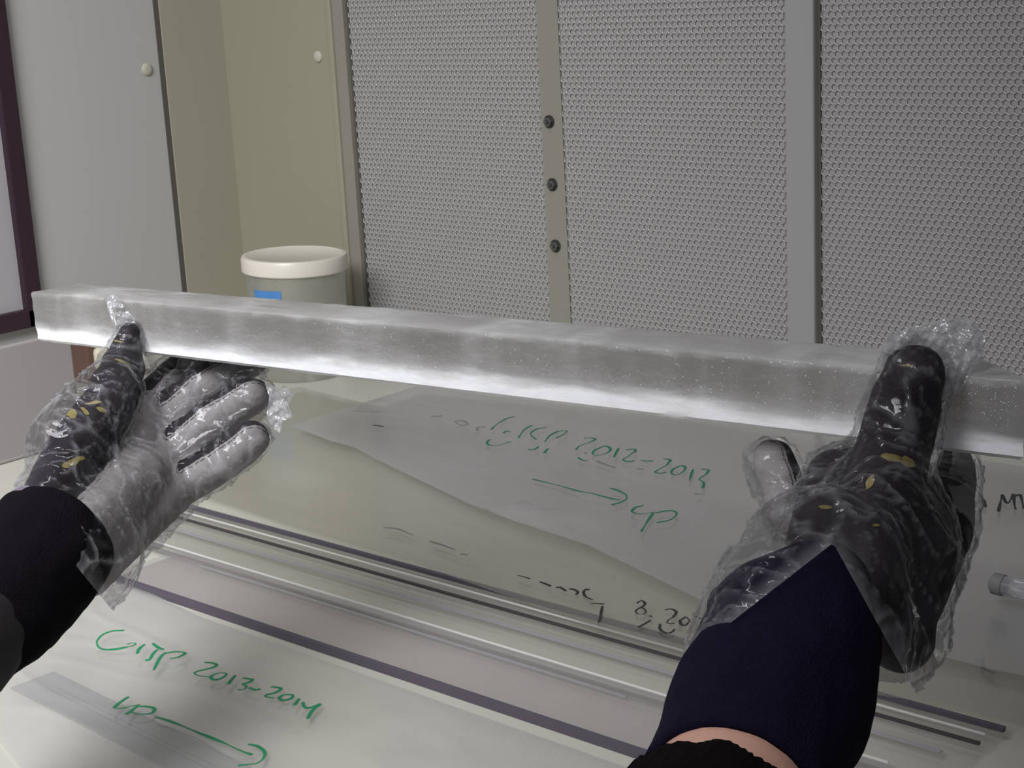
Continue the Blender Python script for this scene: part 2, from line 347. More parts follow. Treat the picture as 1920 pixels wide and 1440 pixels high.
box('edge_highlight', TB+0.02, TX1-0.008, 0.9140, 0.9152, 0.0049, 0.0058, M['bright'], tray)  # this and the next two strips paint the bright highlight lines
box('edge_highlight', TB+0.02, TX1-0.04, 0.8446, 0.8456, 0.0049, 0.0060, M['bright'], tray)
box('edge_highlight', TX0+0.05, -0.64, 0.8275, 0.8286, 0.0049, 0.0056, M['purple'], tray)

# ---- steel ruler under the pale bag
rp = [PZ(20, 1290, 0.001), PZ(100, 1240, 0.001)]
ru = empty('ruler', tuple(rp[0])); tag(ru, 'grey ruler with fine graduations lying under the pale bag at bottom left', 'ruler')
d_ = nrm(PZ(520, 1440, 0.001)-rp[1]); n_ = nrm([-d_[1], d_[0], 0]); wdt = 0.036
def rquad(a0, a1, b0, b1, z0, z1, name, ma):
    v = []
    for a in (a0, a1):
        for b in (b0, b1):
            for z in (z0, z1): p = rp[0]+d_*a+n_*b; v.append((p[0], p[1], z))
    f = [(0, 1, 3, 2), (4, 6, 7, 5), (0, 4, 5, 1), (2, 3, 7, 6), (0, 2, 6, 4), (1, 5, 7, 3)]
    o = mesh_obj(name, v, f, ma); local(o, ru); return o
RM = mat('ruler_steel', S(104, 105, 107), 0.5, var=0.1, vscale=40); RD = mat('ruler_ink', S(40, 40, 42), 0.6)
rquad(0, 0.42, 0, wdt, 0.0002, 0.0014, 'ruler_blade', RM)
rquad(0.03, 0.42, 0.016, 0.0170, 0.0014, 0.0016, 'groove_line', RD); rquad(0.03, 0.42, 0.021, 0.0218, 0.0014, 0.0016, 'groove_line', RD)
tv, tf = [], []
for i in range(120):
    a = 0.02+i*0.0033; L_ = 0.006 if i % 5 == 0 else 0.0035
    for (b0, b1) in ((0.0008, 0.0008+L_), (wdt-0.0008-L_, wdt-0.0008)):
        k = len(tv)
        for aa, bb in ((a, b0), (a+0.0006, b0), (a+0.0006, b1), (a, b1)): p = rp[0]+d_*aa+n_*bb; tv.append((p[0], p[1], 0.00155))
        tf.append((k, k+1, k+2, k+3))
o = mesh_obj('graduations', tv, tf, RD); local(o, ru); o['kind'] = 'stuff'

# ================================================================ bags on the bench
def fn(x, y, s=1.0, seed=0.0): return noise.noise(Vector((x*s+seed, y*s-seed, seed*1.7)))
class Bag:
    def __init__(self, name, low, high, base, puff, material, label, seed, crease=()):
        self.low = np.array(sorted(low)); self.high = np.array(sorted(high)); self.base = base; self.puff = puff; self.seed = seed; self.crease = crease
        x0, x1 = self.low[0, 0], self.low[-1, 0]; self.x0, self.x1 = x0, x1
        nx, ny = int((x1-x0)/0.006)+1, 60; xs = np.linspace(x0, x1, nx); v, f = [], []
        for x in xs:
            a, b = self.yl(x), self.yh(x)
            for j in range(ny+1): y = a+(b-a)*j/ny; v.append((x, y, self.z(x, y)))
        for i in range(nx-1):
            for j in range(ny): k = i*(ny+1)+j; f.append((k, k+ny+1, k+ny+2, k+1))
        nv = len(v)   # lower layer of the bag
        for x in xs:
            a, b = self.yl(x), self.yh(x)
            for j in range(0, 7): y = a+(b-a)*j/6; v.append((x, y, base*0.999))
        for i in range(nx-1):
            for j in range(6): k = nv+i*7+j; f.append((k, k+1, k+8, k+7))
        self.o = mesh_obj(name, v, f, material, None, True)
        tag(self.o, label, 'bag')
    def yl(self, x): return float(np.interp(x, self.low[:, 0], self.low[:, 1]))
    def yh(self, x): return float(np.interp(x, self.high[:, 0], self.high[:, 1]))
    def z(self, x, y):
        a, b = self.yl(x), self.yh(x); t = min(y-a, b-y, (x-self.x0), (self.x1-x)); e = max(0.0, min(1.0, t/0.05)); e = 1-(1-e)**2
        h = self.puff*e*(0.6+0.4*fn(x, y, 6, self.seed))+0.0010*e*fn(x*0.5, y*1.8, 20, self.seed)
        r = 1-abs(fn(x*0.35, y*1.5, 14, self.seed+5)); h += 0.0016*e*max(0, r-0.9)/0.10
        for (cx_, cy_, sx, sy, am, ang) in self.crease:
            u = (x-cx_)*math.cos(ang)+(y-cy_)*math.sin(ang); v_ = -(x-cx_)*math.sin(ang)+(y-cy_)*math.cos(ang)
            h += am*math.exp(-(u/sx)**2-(v_/sy)**2)
        return self.base+0.0003+max(0.0, h)
    def write(self, strokes, wpx, ink, name='ink_stroke', lift=0.0003):
        """marker strokes as thin ribbons lying on the bag"""
        for st in strokes:
            v, f = [], []; pts = []
            for px, py in st:
                z = self.base+0.004
                for _ in range(5): p = PZ(px, py, z); z = self.z(p[0], p[1])
                pts.append(np.array([p[0], p[1]]))
            pts = np.array(pts)
            # catmull-rom
            q = []
            for i in range(len(pts)-1):
                p0 = pts[max(i-1, 0)]; p1 = pts[i]; p2 = pts[i+1]; p3 = pts[min(i+2, len(pts)-1)]
                n = max(2, int(np.linalg.norm(p2-p1)/0.0025))
                for k in range(n):
                    t = k/n; q.append(0.5*((2*p1)+(-p0+p2)*t+(2*p0-5*p1+4*p2-p3)*t*t+(-p0+3*p1-3*p2+p3)*t**3))
            q.append(pts[-1]); q = np.array(q); k0 = len(v)
            for i, p in enumerate(q):
                tg = q[min(i+1, len(q)-1)]-q[max(i-1, 0)]; tg = tg/(np.linalg.norm(tg)+1e-9); nn = np.array([-tg[1], tg[0]])
                # a marker line keeps its width across the view ray too
                wd = wpx*(0.85+0.3*math.sin(i*0.37+k0))*0.5
                for s in (-1, 1): xy = p+nn*wd*s; v.append((xy[0], xy[1], self.z(xy[0], xy[1])+lift))
                if i: a = k0+2*i; f.append((a-2, a-1, a+1, a))
            mesh_obj(name, v, f, ink, self.o, True)
def cz(ox, oy, s, pts): return [(ox+x/s, oy+y/s) for x, y in pts]
def W(px, py, z=0.0): p = PZ(px, py, z); return (p[0], p[1])

# olive tinted clear bag, right across the bench behind the tray
lowB = [(-1.50, 0.98), (-1.30, 0.955), (-1.1, 0.937), (-0.95, 0.932), (-0.85, 0.920), (-0.72, 0.906), (-0.55, 0.905), (-0.45, 0.935), (-0.05, 0.95)]
bagB = Bag('clear_bag', lowB, [(-1.50, 1.30), (-1.2, 1.27), (-0.9, 1.22), (-0.6, 1.20), (-0.05, 1.18)], 0.0085, 0.0035, M['bagB'],
           'clear olive tinted plastic bag with black marker writing over the back of the tray', 3.1)
lowA = [W(545, 790, .02), W(620, 818, .02), W(665, 830, .02), W(700, 850, .02), W(800, 897, .02), W(880, 935, .02), W(960, 965, .02), W(1100, 1010, .02), W(1250, 1082, .02), W(1345, 1128, .02), W(1500, 1150, .02), (-0.45, 0.99), (-0.1, 1.02)]
crA = [(*W(985, 945, .025), 0.035, 0.007, 0.008, 0.20), (*W(1010, 955, .025), 0.04, 0.004, 0.006, -0.25), (*W(1100, 955, .025), 0.03, 0.012, 0.004, 0.3)]
bagA = Bag('milky_bag', lowA, [(lowA[0][0], 1.36), (-1.0, 1.42), (-0.6, 1.43), (-0.1, 1.40)], 0.0145, 0.004, M['bagA'],
           'milky plastic bag marked 2012-2013 in green lying behind the tray, below the ice bar', 8.3, crA)
bagC = Bag('pale_bag', [(-1.16, 0.60), (-1.0, 0.545), (-0.905, 0.518), (-0.6, 0.44), (-0.2, 0.40)], [(-1.16, 0.775), (-1.02, 0.758), (-0.6, 0.752), (-0.2, 0.755)], 0.0018, 0.005, M['bagC'],
           'pale plastic bag marked 2013-2014 in green in front of the tray, over the ruler', 5.7)

c3 = lambda pts: cz(0, 960, 3.0, pts)
bagC.write([c3(s) for s in (
    [(700, 668), (640, 670), (570, 697), (545, 740), (575, 772), (640, 775), (720, 760), (765, 745), (740, 738), (715, 748)],
    [(815, 745), (790, 765), (772, 800)], [(858, 740), (900, 770), (925, 772)], [(885, 775), (860, 800), (840, 835), (820, 832)],
    [(935, 790), (905, 815), (885, 850), (865, 890)], [(935, 795), (980, 788), (1030, 790), (1040, 800), (1000, 820), (955, 825)],
    [(1150, 848), (1190, 850), (1220, 862), (1195, 878), (1140, 890), (1095, 905), (1110, 920), (1160, 928), (1180, 930)],
    [(1205, 915), (1185, 930), (1200, 945), (1240, 940), (1275, 915), (1250, 905), (1205, 915)], [(1325, 920), (1303, 945), (1285, 970)],
    [(1365, 935), (1420, 945), (1400, 960), (1365, 970), (1388, 982), (1370, 1000), (1335, 1000)], [(1400, 990), (1440, 1003), (1465, 995)],
    [(1525, 985), (1570, 990), (1580, 1000), (1545, 1020), (1500, 1030), (1495, 1040), (1540, 1048)],
    [(1600, 1030), (1570, 1045), (1590, 1062), (1640, 1050), (1645, 1030), (1600, 1030)], [(1685, 1050), (1670, 1070), (1655, 1090)],
    [(1705, 1070), (1710, 1095), (1740, 1105), (1805, 1080)], [(1805, 1085), (1760, 1115), (1730, 1165)],
    [(725, 1040), (660, 1085), (645, 1105), (690, 1105), (760, 1090), (790, 1085)], [(780, 1090), (745, 1115), (710, 1140)],
    [(780, 1095), (840, 1098), (870, 1110), (850, 1135), (790, 1140), (745, 1130)])], 0.0026, M['green'])
bagC.write([c3(s) for s in ([(875, 1155), (960, 1180), (1120, 1245), (1300, 1320), (1420, 1368)], [(1395, 1308), (1450, 1320), (1490, 1355), (1475, 1395), (1420, 1420), (1340, 1428)])], 0.0026, M['green'], 'arrow_stroke')
cA = lambda pts: cz(900, 780, 3.84, pts)
bagA.write([cA(s) for s in (
    [(250, 8), (190, 20), (130, 55), (80, 100)], [(215, 115), (190, 110), (170, 125)], [(75, 170), (50, 190), (70, 212), (140, 210), (220, 185)],
    [(375, 68), (320, 100), (275, 160)], [(480, 85), (420, 92), (365, 130), (405, 170)], [(425, 220), (385, 245), (345, 242)],
    [(560, 115), (500, 145), (465, 190)], [(500, 145), (560, 112), (625, 108), (600, 135), (550, 160)], [(490, 235), (475, 252), (462, 270)],
    [(750, 162), (800, 158), (830, 170), (790, 190), (720, 215), (690, 245)], [(705, 300), (740, 320), (780, 322)], [(750, 268), (772, 268)],
    [(900, 215), (840, 240), (810, 270), (850, 285), (920, 265), (940, 235), (900, 215)], [(1000, 232), (980, 268), (965, 300)],
    [(1050, 245), (1110, 240), (1115, 260), (1070, 290), (1030, 315), (1060, 330), (1110, 325)], [(1160, 318), (1200, 328), (1245, 322)],
    [(1320, 310), (1370, 318), (1350, 350), (1290, 385), (1260, 405), (1300, 415), (1340, 405)],
    [(1440, 360), (1390, 385), (1380, 415), (1420, 425), (1470, 395), (1475, 365), (1440, 360)], [(1535, 385), (1520, 425), (1508, 465)],
    [(1590, 385), (1645, 388), (1630, 420), (1580, 455), (1612, 482), (1605, 520)],
    [(1180, 645), (1120, 660), (1095, 690), (1150, 708), (1220, 700), (1260, 692)], [(1250, 700), (1200, 770), (1160, 835)],
    [(1265, 700), (1340, 685), (1400, 688), (1415, 710), (1370, 750), (1270, 768)])], 0.0026, M['dgreen'])
bagA.write([cA(s) for s in ([(375, 455), (560, 500), (780, 555), (1010, 608)], [(935, 520), (1010, 545), (1060, 585), (1020, 620), (945, 642)])], 0.0026, M['dgreen'], 'arrow_stroke')
bagA.write([cA([(1545, 558), (1588, 565)])]+[cz(480, 680, 3.84, s) for s in ([(840, 450), (880, 455), (920, 462)],)]+[cz(1380, 780, 3.556, s) for s in (
    [(1650, 560), (1665, 610)], [(1750, 640), (1762, 580), (1775, 525)], [(1775, 525), (1810, 585), (1850, 520)], [(1850, 520), (1855, 580), (1865, 625)],
    [(1850, 545), (1890, 525), (1905, 560), (1920, 620)])], 0.0028, M['black'], 'ink_stroke')
bagA.write([cz(480, 680, 3.84, s) for s in ([(1260, 390), (1340, 385)], [(1430, 425), (1480, 418), (1525, 445), (1470, 450), (1430, 425)], [(1590, 490), (1600, 465), (1650, 465)])]
           + [cA(s) for s in ([(840, 325), (900, 350), (980, 375)], [(1130, 380), (1180, 385)])], 0.0030, M['faded'], 'faded_ink_stroke')
cB = lambda pts: cz(940, 1060, 4.8, pts)
bagB.write([cB(s) for s in (
    [(145, 92), (200, 105), (260, 125)], [(345, 150), (400, 170), (445, 190)], [(490, 205), (530, 200), (585, 235)], [(610, 212), (660, 222), (690, 245), (670, 268)],
    [(795, 218), (760, 215), (740, 245), (760, 285), (825, 315)], [(805, 350), (860, 345), (925, 352)], [(910, 370), (890, 470), (870, 520)],
    [(1220, 345), (1260, 320), (1295, 345), (1270, 375), (1210, 410), (1240, 445), (1300, 430), (1290, 400), (1255, 380)], [(1335, 455), (1355, 468)],
    [(1345, 495), (1290, 530), (1230, 560)], [(1475, 405), (1530, 395), (1575, 425), (1545, 470), (1490, 520), (1560, 525)],
    [(1660, 465), (1610, 495), (1620, 535), (1665, 540), (1695, 500), (1660, 465)], [(1740, 460), (1820, 492)], [(1430, 530), (1430, 580), (1490, 615), (1540, 600), (1560, 575)])], 0.0022, M['black'])
bagB.write([cz(560, 960, 2.526, s) for s in ([(400, 75), (470, 82), (540, 110)], [(620, 140), (680, 158), (740, 180)], [(765, 200), (800, 204)])]
           + [cz(1640, 1200, 6.857, s) for s in ([(1385, 235), (1390, 310), (1405, 372)], [(1405, 372), (1470, 405), (1540, 435)])], 0.0026, M['faded'], 'faded_ink_stroke')

# ---- small clear tube lying at the right
ta, tb = PZ(1868, 1117, 0.024), PZ(2010, 1150, 0.024)
dt = nrm(tb-ta); e = empty('clear_tube', tuple(ta)); tag(e, 'short frosted plastic tube lying on the bags at the right edge', 'tube')
rot = Vector(tuple(dt)).to_track_quat('Z', 'Y').to_matrix()
L_ = float(np.linalg.norm(tb-ta)); up6 = np.array([0, 0, 0.0095])
lathe('tube_wall', [(0.0070, 0), (0.0075, 0.002), (0.0075, L_)], tuple(ta+up6), M['clear'], e, 24, 'z', rot)
lathe('end_cap', [(0.0060, -0.004), (0.0082, -0.002), (0.0082, 0.006), (0.0076, 0.0065)], tuple(ta+up6), M['faded'], e, 24, 'z', rot)

# ================================================================ the bar of ice
IL, IR = P(70, 640, 1.2), P(1918, 865, .8); idir = nrm(IR-IL); inf = nrm([idir[1], -idir[0], 0]); ILEN = float(np.linalg.norm(IR-IL))
IB = -inf; IDEP = 0.041; IUP = np.cross(idir, IB)*1.0
if IUP[2] < 0: IUP = -IUP
def ice_h(t): return 0.0365+0.0045*t
def build_ice():
    rows = []; n = 150; cross = []
    k1, k2 = 12, 12
    bev = 0.0022
    def section(t, hh):
        pts = []
        for j in range(k1+1): pts.append((0.0, bev+(hh-2*bev)*j/k1))
        pts.append((bev*0.3, hh-bev*0.3))
        for j in range(k2+1): pts.append((bev+(IDEP-2*bev)*j/k2, hh))
        pts.append((IDEP-bev*0.3, hh-bev*0.3))
        for j in range(k1+1): pts.append((IDEP, hh-bev-(hh-2*bev)*j/k1))
        for j in range(k2+1): pts.append((IDEP-bev-(IDEP-2*bev)*j/k2, 0.0))
        return pts
    v = []; ns = None
    for i in range(n+1):
        t = i/n; hh = ice_h(t); sec = section(t, hh); ns = len(sec)
        for (b, h) in sec:
            s0 = 0.0+0.010*b/IDEP+0.0035*noise.noise(Vector((b*90, h*90, 3)))      # broken left end
            s1 = ILEN-0.030*b/IDEP-0.012*max(0, (h/hh-0.8)/0.2)*max(0, b/IDEP-0.2)+0.002*noise.noise(Vector((b*90, h*90, 9)))
            s = s0+(s1-s0)*t
            jit = 0.0003*noise.noise(Vector((s*60, b*200, h*200)))+0.0003*noise.noise(Vector((s*260, b*300, h*300)))
            bb = b+(jit if b < 1e-6 or b > IDEP-1e-6 else 0); h2 = h+(jit if (h < 1e-6 or h > hh-1e-6) else 0)
            v.append((s, bb, h2))
    f = []
    for i in range(n):
        for j in range(ns): f.append((i*ns+j, (i+1)*ns+j, (i+1)*ns+(j+1) % ns, i*ns+(j+1) % ns))
    for end, base in ((0, 0), (1, n*ns)):
        c = np.mean([v[base+j] for j in range(ns)], axis=0); v.append(tuple(c)); k = len(v)-1
        for j in range(ns): f.append((base+j, base+(j+1) % ns, k) if end == 0 else (base+(j+1) % ns, base+j, k))
    o = mesh_obj('ice_bar', v, f, M['ice'], None, True); o.data.set_sharp_from_angle(angle=math.radians(35))
    mw = Matrix.Identity(4)
    for r in range(3):
        mw[r][0] = idir[r]; mw[r][1] = IB[r]; mw[r][2] = IUP[r]; mw[r][3] = IL[r]
    o.matrix_world = mw
    tag(o, 'long square bar of cloudy ice, whiter along its lower edge, held in gloves', 'ice')
build_ice()
def sparkle_specks():  # white specks added in place of specular sparkles on the front face
    v, f = [], []
    ic = bpy.data.objects['ice_bar']
    for k in range(620):
        s = ILEN*(1-abs(random.gauss(0, 0.33))); h = random.uniform(0.010, 0.040)
        if k % 4 == 0: s = ILEN-abs(random.gauss(0, 0.04)); h = random.gauss(0.030, 0.005)
        if not (0.05 < s < ILEN-0.004 and 0.004 < h < ice_h(s/ILEN)-0.002): continue
        r_ = random.choice((0.0002, 0.00025, 0.00035)); k0 = len(v)
        for d in ((r_, 0, 0), (-r_, 0, 0), (0, 0, r_), (0, 0, -r_)): v.append((s+d[0]*random.uniform(.6, 1.4), -0.0001, h+d[2]))
        v.append((s, -0.0001-r_, h))
        for a_, b_ in ((0, 2), (2, 1), (1, 3), (3, 0)): f.append((k0+a_, k0+b_, k0+4))
    o = mesh_obj('sparkle_specks', v, f, mat('sparkle_white', (1, 1, 1, 1), 0.15, spec=1.0), ic); o['kind'] = 'stuff'
sparkle_specks()
def ice_depth(px, py): r = ray(px, py); return float(((IL-CAM)@inf)/(r@inf))
def ice_sdf(Pn):
    q = Pn-IL; s = q@idir; b = q@IB; h = q@IUP
    d = np.stack([np.abs(s-ILEN/2)-ILEN/2, np.abs(b-IDEP/2)-IDEP/2, np.abs(h-0.0195)-0.0195], -1)
    return np.linalg.norm(np.maximum(d, 0), axis=-1)+np.minimum(d.max(-1), 0)

# ================================================================ hands
def cap_sd(Pn, a, b, ra, rb):
    ab = b-a; t = np.clip(((Pn-a)@ab)/(ab@ab+1e-12), 0, 1); c = a+t[..., None]*ab
    return np.linalg.norm(Pn-c, axis=-1)-(ra+(rb-ra)*t)
def smin(a, b, k): h = np.clip(0.5+0.5*(b-a)/k, 0, 1); return b+(a-b)*h-k*h*(1-h)
def J(px, py, d, rpx): return (P(px, py, d), rpx*d/F)
def chain_sd(Pn, ch, k=0.004):
    r = None
    for (a, ra), (b, rb) in zip(ch[:-1], ch[1:]):
        s = cap_sd(Pn, a, b, ra, rb); r = s if r is None else np.minimum(r, s)
    return r
def union_sd(Pn, chains, k, infl=0.0):
    r = None
    for ch in chains:
        s = chain_sd(Pn, ch)-infl; r = s if r is None else smin(r, s, k)
    return r
def surface_nets(fn_, lo, hi, h):
    lo = np.array(lo); n = np.ceil((np.array(hi)-lo)/h).astype(int)+1
    xs = [lo[i]+h*np.arange(n[i]) for i in range(3)]
    f = np.empty(n, np.float32)
    for i in range(n[0]):
        g = np.stack(np.meshgrid([xs[0][i]], xs[1], xs[2], indexing='ij'), -1)[0]; f[i] = fn_(g.reshape(-1, 3)).reshape(n[1], n[2])
    s = f < 0
    def cr(a, x, y, z): return a[x:n[0]-1+x, y:n[1]-1+y, z:n[2]-1+z]
    cnt = np.zeros(n-1, np.float32); acc = np.zeros(tuple(n-1)+(3,), np.float32)
    for ax in range(3):
        for u in (0, 1):
            for w_ in (0, 1):
                o0 = [0, 0, 0]; o1 = [0, 0, 0]; others = [i for i in range(3) if i != ax]
                o0[others[0]] = o1[others[0]] = u; o0[others[1]] = o1[others[1]] = w_; o1[ax] = 1
                fa, fb = cr(f, *o0), cr(f, *o1); m_ = (fa < 0) != (fb < 0); t = np.where(m_, fa/(fa-fb+1e-20), 0)
                cnt += m_
                for i in range(3): acc[..., i] += np.where(m_, (o0[i]+(t if i == ax else 0)), 0)
    act = cnt > 0; idx = -np.ones(n-1, np.int64); idx[act] = np.arange(act.sum())
    ii = np.argwhere(act); V = lo+h*(ii+acc[act]/cnt[act][:, None])
    Fc = []
    for ax in range(3):
        b, c = (ax+1) % 3, (ax+2) % 3
        sl0 = [slice(None)]*3; sl1 = [slice(None)]*3; sl0[ax] = slice(0, n[ax]-1); sl1[ax] = slice(1, n[ax])
        s0, s1 = s[tuple(sl0)], s[tuple(sl1)]; e = np.argwhere(s0 != s1)
        ok = (e[:, b] > 0) & (e[:, c] > 0) & (e[:, b] < n[b]-1) & (e[:, c] < n[c]-1); e = e[ok]; fl = s0[tuple(e.T)]
        def cell(db, dc): q = e.copy(); q[:, b] += db; q[:, c] += dc; return idx[tuple(q.T)]
        q = np.stack([cell(-1, -1), cell(0, -1), cell(0, 0), cell(-1, 0)], 1)
        q[~fl] = q[~fl][:, ::-1]; Fc.append(q)
    return V, np.concatenate(Fc)
def vnormals(V, T):
    n = np.zeros_like(V); a = np.cross(V[T[:, 1]]-V[T[:, 0]], V[T[:, 2]]-V[T[:, 0]])
    for i in range(3): np.add.at(n, T[:, i], a)
    return n/(np.linalg.norm(n, axis=1)[:, None]+1e-12)
def quads_to_tris(Q): return np.concatenate([Q[:, [0, 1, 2]], Q[:, [0, 2, 3]]])
def cut(V, T, g):
    """split triangles on g = 0; returns (V, T_pos, T_neg, segments on the contour)"""
    V = list(map(tuple, V)); g = np.asarray(g); pos = g > 0; k = pos[T].sum(1)
    Tp = [tuple(t) for t in T[k == 3]]; Tn = [tuple(t) for t in T[k == 0]]; seg = []; cache = {}
    def mid(a, b):
        key = (min(a, b), max(a, b))
        if key not in cache:
            t = g[a]/(g[a]-g[b]); cache[key] = len(V); V.append(tuple(np.array(V[a])*(1-t)+np.array(V[b])*t))
        return cache[key]
    for t in T[(k == 1) | (k == 2)]:
        t = list(map(int, t)); s = [bool(pos[i]) for i in t]; lone = s.index(True) if sum(s) == 1 else s.index(False)
        a, b, c = t[lone], t[(lone+1) % 3], t[(lone+2) % 3]; p, q = mid(a, b), mid(a, c); seg.append((p, q))
        A = [(a, p, q)]; B = [(p, b, c), (p, c, q)]
        if s[lone]: Tp += A; Tn += B
        else: Tn += A; Tp += B
    return V, Tp, Tn, seg
def compact(V, T):
    used = sorted(set(i for t in T for i in t)); mp = {u: i for i, u in enumerate(used)}
    return [V[u] for u in used], [tuple(mp[i] for i in t) for t in T]
def make(name, V, T, material, parent, off=0.0):
    if not len(T): return None
    v, t = compact(list(map(tuple, V)), [tuple(int(i) for i in q) for q in T])
    if off: va = np.array(v); nn = vnormals(va, np.array(t)); v = list(map(tuple, va+nn*off))
    o = mesh_obj(name, v, t, material, None, True); o.parent = parent; return o
def stitches(V, T, g, level, parent, step=2):
    """short thread dashes along the contour g = level"""
    W2, _, _, seg = cut(V, T, g-level); N = vnormals(V, T); v, f = [], []
    segs = [(np.array(W2[a]), np.array(W2[b])) for a, b in seg]
    for k, (a, b) in enumerate(segs):
        if (int(np.floor((a[0]+a[1]*0.7+a[2]*0.4)/0.0022)) % 3) == 0: continue
        c = (a+b)/2; j = int(np.argmin(((V-c)**2).sum(1))) if False else None
        d = b-a; L_ = np.linalg.norm(d)
        if L_ < 1e-5: continue
        d /= L_; w_ = nrm(CAM-c); s = np.cross(d, w_); s = s/(np.linalg.norm(s)+1e-9)*0.00045; i0 = len(v)
        up_ = w_*0.0007; a2, b2 = a-d*0.0002, b+d*0.0002
        for p in (a2-s, a2+s, a2+up_, b2-s, b2+s, b2+up_): v.append(tuple(p))
        f += [(i0, i0+1, i0+4, i0+3), (i0+1, i0+2, i0+5, i0+4), (i0+2, i0, i0+3, i0+5), (i0, i0+2, i0+1), (i0+3, i0+4, i0+5)]
    if not v: return None
    o = mesh_obj('stitching', v, f, M['stitch'], None); o.parent = parent; o['kind'] = 'stuff'; return o
def bbox(chains, pad):
    a = np.array([p for ch in chains for p, r in ch]); r = max(r for ch in chains for p, r in ch)
    return a.min(0)-r-pad, a.max(0)+r+pad
def ring_tube(name, pts, radii, material, parent, seg=64, noise_amp=0.001, nfreq=60, rib=0, ribamp=0.0, wall=0.003, edge=None, flat=1.0, nr=8, fuzz=0.0):
    """open tube with a wall, following a centre line given as world points"""
    pts = np.array(pts); c = []; rr = []
    for i in range(len(pts)-1):
        p0, p1, p2, p3 = pts[max(i-1, 0)], pts[i], pts[i+1], pts[min(i+2, len(pts)-1)]
        for k in range(nr):
            t = k/nr; c.append(0.5*((2*p1)+(-p0+p2)*t+(2*p0-5*p1+4*p2-p3)*t*t+(-p0+3*p1-3*p2+p3)*t**3)); rr.append(radii[i]+(radii[i+1]-radii[i])*(3*t*t-2*t**3))
    c.append(pts[-1]); rr.append(radii[-1]); c = np.array(c); n = len(c); v = []
    ref = R[:, 2]
    rings = [(i, 0.0) for i in range(n)]+[(i, wall) for i in range(n-1, -1, -1)]
    for (i, inn) in rings:
        tg = nrm(c[min(i+1, n-1)]-c[max(i-1, 0)]); x = nrm(np.cross(tg, ref)); y = np.cross(x, tg)
        if y@(CAM-c[i]) < 0: y = -y
        for k in range(seg):
            a = 2*math.pi*k/seg; d = x*math.cos(a)+y*math.sin(a)*flat
            e = (1.0 if i in (0, n-1) else 0.0)
            r = rr[i]-inn-e*wall*0.25
            p = c[i]+d*r
            if edge is not None and i <= 3: p = p+tg*(-edge(a))*(1-i/4.0)
            nn = noise.noise(Vector(p)*nfreq)*noise_amp+noise.noise(Vector(p)*nfreq*3.1)*noise_amp*0.45
            if fuzz: nn += random.uniform(-fuzz, fuzz)
            if rib: nn += ribamp*math.cos(rib*a)
            v.append(tuple(p+d*nn))
    f = []; m_ = len(rings)
    for i in range(m_):
        for k in range(seg): i2 = (i+1) % m_; f.append((i*seg+k, i*seg+(k+1) % seg, i2*seg+(k+1) % seg, i2*seg+k))
    o = mesh_obj(name, v, f, material, None, True); o.parent = parent; return o

person = empty('person', (0, 0, 0)); tag(person, 'person in dark sleeves and film-covered work gloves holding up the ice bar', 'person')

def displace_film(V, T, seed, low=0.0022, crease=0.0022, axis=None):
    low *= 0.8; crease *= 0.9
    N = vnormals(V, T); out = V.copy(); fold = np.zeros(len(V))
    for i, p in enumerate(V):
        q = Vector(p)
        a = noise.noise(q*38+Vector((seed, 0, 0)))*low
        u = q+0.010*Vector((noise.noise(q*30), noise.noise(q*30+Vector((5, 5, 5))), noise.noise(q*30+Vector((9, 1, 4)))))
        r1 = 1-abs(noise.noise(u*34+Vector((0, seed, 0)))); r2 = 1-abs(noise.noise(u*70+Vector((seed, seed, 0))))
        a += crease*(max(0, r1-0.86)/0.14)**1.8+crease*0.5*(max(0, r2-0.88)/0.12)**1.6
        w3 = axis(p); r3 = 1-abs(noise.noise(Vector(((p@w3[0])*9, (p@w3[1])*62, (p@w3[2])*62+seed))))
        s3 = max(0.0, r3-0.90)/0.10; a += 0.0016*s3**1.5
        fold[i] = min(1.0, max(0, r3-0.95)/0.05*0.8+ max(0, r1-0.955)/0.045*0.9+max(0, r2-0.965)/0.035*0.6)
        out[i] = p+N[i]*a
    return out, fold

